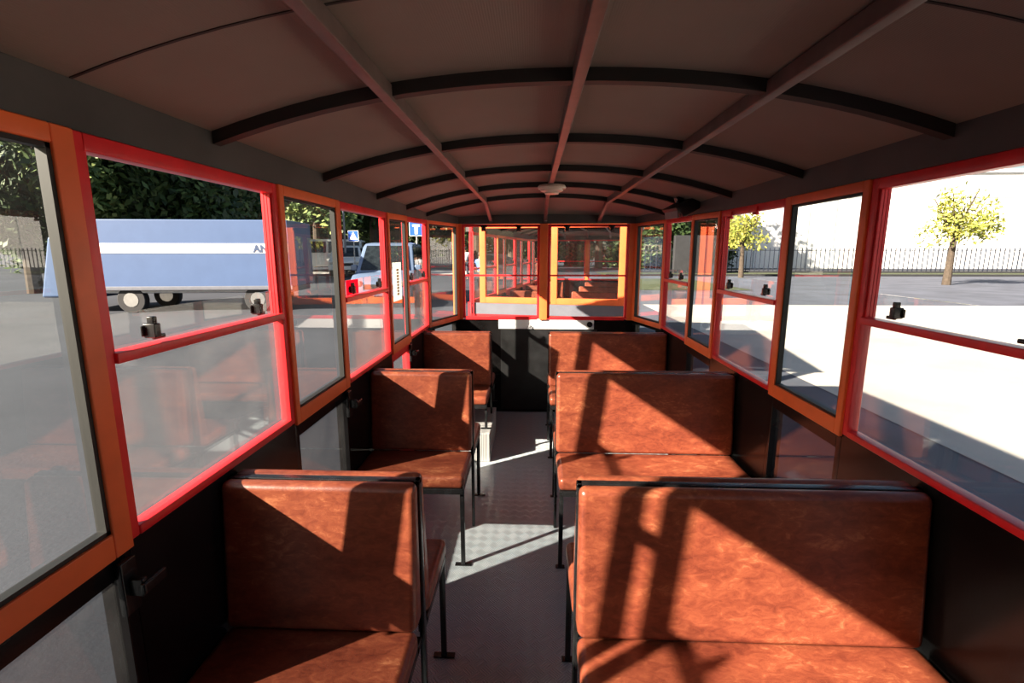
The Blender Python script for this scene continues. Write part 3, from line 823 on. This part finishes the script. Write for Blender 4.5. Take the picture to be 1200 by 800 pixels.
def car(label, x, y, rz, mat, L=4.3, W=1.8, H=1.9, hood=1.0, hoodz=1.0, group=None, name='minivan', cat='van', rake=0.55):
    """heading -y; profile in (y,z) lofted over the width with tumblehome"""
    c = empty(name, (x, y, gh(x, y)), rz); tag(c, label, cat, group)
    yf = -L/2
    prof = [(yf, 0.35), (yf-0.02, 0.62), (yf+0.06, 0.82), (yf+hood*0.55, hoodz-0.04), (yf+hood, hoodz+0.02), (yf+hood+rake, H-0.13), (yf+hood+rake+0.25, H-0.03), (yf+L*0.6, H), (L/2-0.35, H-0.04), (L/2-0.12, H-0.14), (L/2, H*0.55), (L/2, 0.35)]
    def hw(z): return W/2*(1.0 if z < hoodz else 1.0-0.16*((z-hoodz)/(H-hoodz)))
    mb = MB(); n = len(prof); vs = []
    for xs in (-1, -0.8, 0.8, 1):
        for (yy, z) in prof:
            k = 1.0 if abs(xs) < 1 else 0.0
            vs.append((xs*hw(z), yy*(1 if abs(xs) < 1 else 0.975), z-(0 if abs(xs) < 1 else 0.03)))
    fs = []
    for s in range(3):
        for i in range(n): j = (i+1) % n; fs.append((s*n+i, s*n+j, (s+1)*n+j, (s+1)*n+i))
    fs.append(tuple(range(n))); fs.append(tuple(3*n+i for i in range(n-1, -1, -1)))
    mb.add(vs, fs); mb.build('body', mat, c, 0.03, 2)
    # windscreen
    a = Vector((0, yf+hood+0.05, hoodz+0.09)); b = Vector((0, yf+hood+rake+0.02, H-0.14)); off = Vector((0, -0.035, 0.02))
    g = MB(); g.hexa([Vector((-hw(a.z)*0.84, a.y, a.z))+off, Vector((hw(a.z)*0.84, a.y, a.z))+off, Vector((hw(a.z)*0.84, a.y, a.z)), Vector((-hw(a.z)*0.84, a.y, a.z)),
                      Vector((-hw(b.z)*0.84, b.y, b.z))+off, Vector((hw(b.z)*0.84, b.y, b.z))+off, Vector((hw(b.z)*0.84, b.y, b.z)), Vector((-hw(b.z)*0.84, b.y, b.z))])
    g.build('windscreen', M['car_glass'], c, 0.01, 1)
    # rear window
    g = MB(); zr0, zr1 = H*0.6, H-0.2
    g.box(-hw(zr0)*0.78, hw(zr0)*0.78, L/2-0.10, L/2+0.01, zr0, zr1); g.build('rear_window', M['car_glass'], c, 0.02, 1)
    # side windows
    for sx in (-1, 1):
        for (q0, q1, t0) in ((yf+hood+0.25, yf+L*0.52, rake*0.75), (yf+L*0.55, yf+L*0.74, 0), (yf+L*0.77, L/2-0.25, 0)):
            z0, z1 = hoodz+0.07, H-0.17; g = MB()
            p = [(q0, z0), (q1, z0), (q1, z1), (q0+t0, z1)]
            g.hexa([(sx*(hw(z)-0.005), yy, z) for yy, z in p]+[(sx*(hw(z)+0.012), yy, z) for yy, z in p]); g.build('side_window', M['car_glass'], c)
        m_ = MB(); m_.box(sx*(W/2-0.02), sx*(W/2+0.20), yf+hood+0.22, yf+hood+0.34, hoodz+0.06, hoodz+0.26); m_.build('wing_mirror', mat, c, 0.04, 3)
        h = MB(); h.box(sx*W*0.30, sx*(W*0.47), yf-0.03, yf+0.12, 0.68, 0.86); h.build('headlight', M['steel'], c, 0.03, 2)
        for yy in (yf+0.8, L/2-0.75): wheel('wheel', c, sx*(W/2-0.09), yy, 0.32)
    gr = MB(); gr.box(-W*0.26, W*0.26, yf-0.035, yf+0.02, 0.58, 0.74); gr.build('grille', M['rubber'], c, 0.01, 1)
    return c
car('silver-blue minivan parked nearest beyond the left windows, facing the wagon', px(459, 18.0), 18.0, R(5), M['car_silver'], L=4.3, W=2.0, H=2.12, hood=0.95, hoodz=1.08, rake=0.7)
car('white van seen side-on through the nearest left door, rear wheel showing', px(385, 33), 33, R(-82), M['car_white'], L=4.9, W=1.9, H=2.1, hood=0.8, hoodz=1.15, rake=0.5)
car('white people carrier facing the road, just left of the crossing sign', px(408, 30), 30.0, R(15), M['car_white'], L=4.4, W=1.8, H=1.75, hood=0.9, hoodz=1.0)
car('silver estate car parked behind the silver-blue minivan', px(438, 31), 32.5, R(-62), M['car_silver'], L=4.5, W=1.8, H=1.75, hood=1.0, hoodz=1.0, name='estate_car', cat='car')

# blue box truck
tk = empty('box_truck', (px(250, 15), 15.0, gh(-8, 15)), R(7)); tag(tk, 'light blue box truck with a white lettered stripe, beyond the left windows', 'truck')
xr = px(334, 15)-tk.location.x; xl = -3.6
mb = MB(); mb.box(xl, xr, 0, 2.2, 0.80, 2.85); mb.build('cargo_box', M['blue_body'], tk, 0.03, 2)
mb = MB(); mb.box(xl, xr-0.03, -0.012, 0.0, 1.84, 2.14); mb.build('stripe', M['sticker'], tk)
mb = MB(); mb.box(xl+0.1, xr-0.1, 0.1, 2.1, 0.62, 0.80); mb.build('chassis', M['galv'], tk, 0.02, 1)
mb = MB(); mb.box(xl-0.05, xr+0.02, -0.02, 0.02, 0.72, 0.84); mb.build('side_rail', M['silver'], tk, 0.01, 1)
for xx in (xl+0.9, xr-1.1):
    for yy in (0.2, 2.0):
        o = MB(); o.tube((xx, yy-0.12, 0.42), (xx, yy+0.12, 0.42), 0.42, 20); w_ = o.build('wheel', M['tyre'], tk, 0.03, 2)
        h = MB(); h.tube((xx, yy-0.13, 0.42), (xx, yy+0.13, 0.42), 0.22, 14); h.build('hubcap', M['steel'], w_)
cb = MB(); cb.hexa([(xl-1.7, 0.1, 0.5), (xl-0.05, 0.1, 0.5), (xl-0.05, 2.1, 0.5), (xl-1.7, 2.1, 0.5), (xl-1.3, 0.15, 2.35), (xl-0.05, 0.15, 2.35), (xl-0.05, 2.05, 2.35), (xl-1.3, 2.05, 2.35)])
cb.build('cab', M['blue_body'], tk, 0.08, 3)
g = MB(); g.box(xl-1.15, xl-0.35, 0.06, 0.16, 1.4, 2.1); g.build('cab_window', M['car_glass'], tk, 0.03, 2)
tx = bpy.data.curves.new('lettering', 'FONT'); tx.body = 'ANA'; tx.size = 0.30; tx.extrude = 0.004; tx.offset = 0.012; tx.space_character = 1.02
to = bpy.data.objects.new('lettering', tx); col.objects.link(to); to.parent = tk
to.rotation_euler = (R(90), 0, 0); to.location = (px(293.0, 15)-tk.location.x, -0.018, 1.88); tx.materials.append(M['blue_dark'])
tm = bpy.data.meshes.new_from_object(to); tp = to.parent; mw = (to.location.copy(), to.rotation_euler.copy()); bpy.data.objects.remove(to)
to = bpy.data.objects.new('lettering', tm); col.objects.link(to); to.parent = tk; to.location, to.rotation_euler = mw

# signs and lamp post
def disc_sign(kind, x, y, zc, size, label):
    g0 = gh(x, y); s = empty('road_sign', (x, y, g0)); tag(s, label, 'road sign')
    mb = MB(); mb.tube((0, 0, 0), (0, 0, zc-g0+size/2), 0.03, 10); mb.build('pole', M['galv'], s, smooth=True)
    h = size/2; z = zc-g0
    mb = MB(); mb.box(-h, h, -0.05, -0.035, z-h, z+h); mb.build('sign_plate', M['sign_blue'], s, 0.01, 1)
    mb = MB()
    t = 0.02
    for a, b in (((-h, -h), (h, -h)), ((h, -h), (h, h)), ((h, h), (-h, h)), ((-h, h), (-h, -h))):
        mb.box(min(a[0], b[0])-t/2, max(a[0], b[0])+t/2, -0.054, -0.050, z+min(a[1], b[1])-t/2, z+max(a[1], b[1])+t/2)
    mb.build('sign_border', M['white'], s)
    if kind == 'T':
        mb = MB(); mb.box(-h*0.22, h*0.22, -0.058, -0.050, z-h*0.75, z+h*0.35); mb.build('sign_bar', M['white'], s)
        mb = MB(); mb.box(-h*0.55, h*0.55, -0.060, -0.050, z+h*0.30, z+h*0.62); mb.build('sign_top_bar', M['white'], s)
    else:
        mb = MB(); mb.add([(-h*0.8, -0.054, z-h*0.7), (h*0.8, -0.054, z-h*0.7), (0, -0.054, z+h*0.8), (-h*0.8, -0.050, z-h*0.7), (h*0.8, -0.050, z-h*0.7), (0, -0.050, z+h*0.8)], [(0, 1, 2), (5, 4, 3), (0, 3, 4, 1), (1, 4, 5, 2), (2, 5, 3, 0)])
        mb.build('sign_triangle', M['white'], s)
        mb = MB(); mb.tube((0.0, -0.056, z+h*0.22), (0.0, -0.060, z+h*0.22), h*0.1, 10)
        mb.bar((0, -0.058, z+h*0.12), (0, -0.058, z-h*0.2), h*0.13, 0.006, up=(0, 1, 0))
        mb.bar((0, -0.058, z-h*0.18), (-h*0.25, -0.058, z-h*0.55), h*0.10, 0.006, up=(0, 1, 0))
        mb.bar((0, -0.058, z-h*0.18), (h*0.22, -0.058, z-h*0.55), h*0.10, 0.006, up=(0, 1, 0))
        mb.bar((0, -0.058, z+h*0.05), (h*0.26, -0.058, z-h*0.12), h*0.08, 0.006, up=(0, 1, 0)); mb.build('sign_walker', M['blue_dark'], s)
def pz(v, y): return 1.5+(296-v)/578.0*y
disc_sign('T', px(490, 22), 22, pz(269, 22), 0.60, 'blue dead-end road sign with a white T on a grey pole')
disc_sign('X', px(416, 27), 27, pz(277, 27), 0.56, 'blue square pedestrian crossing sign on a grey pole')
lx = px(405.5, 29); lg = empty('street_lamp', (lx, 29, gh(lx, 29))); tag(lg, 'tall pale grey street lamp pole left of the crossing sign', 'street lamp')
mb = MB(); mb.tube((0, 0, 0), (0, 0, 6.2), 0.07, 10, 0.05); mb.build('pole', M['silver'], lg, smooth=True)
mb = MB(); mb.tube((0, 0, 6.1), (0.9, -0.2, 6.5), 0.04, 8); mb.build('arm', M['silver'], lg, smooth=True)
mb = MB(); mb.box(0.8, 1.4, -0.35, -0.1, 6.42, 6.56); mb.build('lamp_head', M['silver'], lg, 0.04, 2)

# people beyond the wagon ahead
def person(x, y, rz, label, shirt, step=0.12):
    root = empty('person', (x, y, gh(x, y)), rz); tag(root, label, 'person', None)
    def skin(name, pts, edges, rad, mat):
        me = bpy.data.meshes.new(name); me.from_pydata(pts, edges, []); o = bpy.data.objects.new(name, me); col.objects.link(o); o.parent = root
        me.materials.append(mat)
        sk = o.modifiers.new('skin', 'SKIN')
        for i, r_ in enumerate(rad): me.skin_vertices[0].data[i].radius = r_
        me.skin_vertices[0].data[0].use_root = True
        sb = o.modifiers.new('sub', 'SUBSURF'); sb.levels = 2; sb.render_levels = 2
        return o
    def mk(name, pts, edges, rad, mat):
        bpy_me = bpy.data.meshes.new('tmp')
        o = None
        me = bpy.data.meshes.new(name); me.from_pydata(pts, edges, [])
        o = bpy.data.objects.new(name, me); col.objects.link(o); o.parent = root; me.materials.append(mat)
        md = o.modifiers.new('skin', 'SKIN')
        if not me.skin_vertices: 
            bpy.context.view_layer.objects.active = o
            bpy.ops.mesh.customdata_skin_add()
        for i, r_ in enumerate(rad): me.skin_vertices[0].data[i].radius = r_
        me.skin_vertices[0].data[0].use_root = True
        sb = o.modifiers.new('sub', 'SUBSURF'); sb.levels = 2; sb.render_levels = 2
        bpy.data.meshes.remove(bpy_me); return o
    s = step
    hands = []
    pts = [(0, 0, 0.95), (0, 0, 1.15), (0, 0, 1.38), (0, 0, 1.50), (0, -0.01, 1.58), (0, -0.01, 1.68), (0, -0.005, 1.73),
           (0.17, 0, 1.42), (0.23, 0.02, 1.15), (0.25, -0.06, 0.92), (0.25, -0.09, 0.84),
           (-0.17, 0, 1.42), (-0.23, 0.02, 1.15), (-0.25, -0.06, 0.92), (-0.25, -0.09, 0.84),
           (0.09, 0, 0.90), (0.10, -s*0.6, 0.50), (0.10, -s, 0.09), (0.10, -s-0.14, 0.04),
           (-0.09, 0, 0.90), (-0.10, s*0.4, 0.50), (-0.10, s, 0.09), (-0.10, s-0.14, 0.04)]
    edges = [(0, 1), (1, 2), (2, 3), (3, 4), (4, 5), (5, 6), (2, 7), (7, 8), (8, 9), (9, 10), (2, 11), (11, 12), (12, 13), (13, 14), (0, 15), (15, 16), (16, 17), (17, 18), (0, 19), (19, 20), (20, 21), (21, 22)]
    rad = [(0.15, 0.10), (0.135, 0.09), (0.15, 0.10), (0.055, 0.055), (0.07, 0.08), (0.085, 0.10), (0.06, 0.07),
           (0.06, 0.06), (0.042, 0.042), (0.03, 0.03), (0.035, 0.02), (0.06, 0.06), (0.042, 0.042), (0.03, 0.03), (0.035, 0.02),
           (0.09, 0.09), (0.06, 0.06), (0.042, 0.042), (0.04, 0.03), (0.09, 0.09), (0.06, 0.06), (0.042, 0.042), (0.04, 0.03)]
    mk('body', pts, edges, rad, M['skin'])
    mk('shirt', [(0, 0, 0.96), (0, 0, 1.15), (0, 0, 1.38), (0, 0, 1.47), (0.18, 0, 1.42), (0.225, 0.015, 1.20), (-0.18, 0, 1.42), (-0.225, 0.015, 1.20)],
       [(0, 1), (1, 2), (2, 3), (2, 4), (4, 5), (2, 6), (6, 7)], [(0.17, 0.125), (0.155, 0.115), (0.165, 0.12), (0.075, 0.075), (0.075, 0.075), (0.062, 0.062), (0.075, 0.075), (0.062, 0.062)], shirt)
    mk('trousers', [(0, 0, 0.97), (0.09, 0, 0.90), (0.10, -s*0.6, 0.50), (0.10, -s, 0.10), (-0.09, 0, 0.90), (-0.10, s*0.4, 0.50), (-0.10, s, 0.10)],
       [(0, 1), (1, 2), (2, 3), (0, 4), (4, 5), (5, 6)], [(0.165, 0.115), (0.105, 0.105), (0.078, 0.078), (0.062, 0.062), (0.105, 0.105), (0.078, 0.078), (0.062, 0.062)], M['trousers'])
    h = MB(); h.lathe([(0.02, -0.10), (0.075, -0.07), (0.098, 0.0), (0.085, 0.06), (0.03, 0.095)], (0, 0.02, 1.68), 14); h.build('hair', M['hair'], root, smooth=True)
person(px(563.5, 20), 20.0, R(150), 'person in a blue shirt and dark trousers standing far beyond the left front window', M['shirt'])
person(px(546, 27), 27.0, R(200), 'person in a white shirt standing behind the one in blue', M['white'])

# ------------------------------------------------------------------ light, sky, camera
sd = Vector((1.0, 0.68, -0.65)).normalized()
sl_ = bpy.data.lights.new('sun', 'SUN'); sl_.energy = 19.0; sl_.angle = R(0.8); sl_.color = (1.0, 0.86, 0.70)
so = bpy.data.objects.new('sun', sl_); col.objects.link(so); so.rotation_euler = sd.to_track_quat('-Z', 'Y').to_euler(); so.location = (-20, -14, 15)
w = bpy.data.worlds.new('world'); scene.world = w; w.use_nodes = True; nt = w.node_tree
bg = nt.nodes['Background']; sky = nt.nodes.new('ShaderNodeTexSky'); sky.sky_type = 'NISHITA'; sky.sun_disc = False
sky.sun_elevation = math.asin(-sd.z); sky.sun_rotation = math.atan2(-sd.x, -sd.y)
sky.air_density = 1.2; sky.dust_density = 2.0
nt.links.new(sky.outputs['Color'], bg.inputs['Color']); bg.inputs['Strength'].default_value = 0.12

cam = bpy.data.cameras.new('camera'); co = bpy.data.objects.new('camera', cam); col.objects.link(co); scene.camera = co
F_ = 578.0
cam.sensor_width = 36; cam.lens = F_*36/1200; cam.clip_start = 0.02; cam.clip_end = 500
d = Vector(((624-600)/F_, -(296-400)/F_, 1.0)).normalized()    # world +y seen from the camera (right, up, forward)
u = Vector((0, d.z, -d.y)).normalized(); r = d.cross(u)
if r.x < 0: r = -r
# rows r,d,u are world x,y,z in camera axes (right, up, forward)
right = Vector((r.x, d.x, u.x)); up = Vector((r.y, d.y, u.y)); fwd = Vector((r.z, d.z, u.z))
m = Matrix((right, up, -fwd)).transposed().to_4x4(); m.translation = Vector((0, 0, 1.5)); co.matrix_world = m

scene.view_settings.view_transform = 'Standard'; scene.view_settings.look = 'None'; scene.view_settings.gamma = 1.0
scene.view_settings.exposure = 0.32; scene.view_settings.use_curve_mapping = False
scene.cycles.max_bounces = 10; scene.cycles.transparent_max_bounces = 24; scene.cycles.diffuse_bounces = 5
scene.cycles.use_denoising = True; scene.cycles.caustics_reflective = False; scene.cycles.sample_clamp_indirect = 6
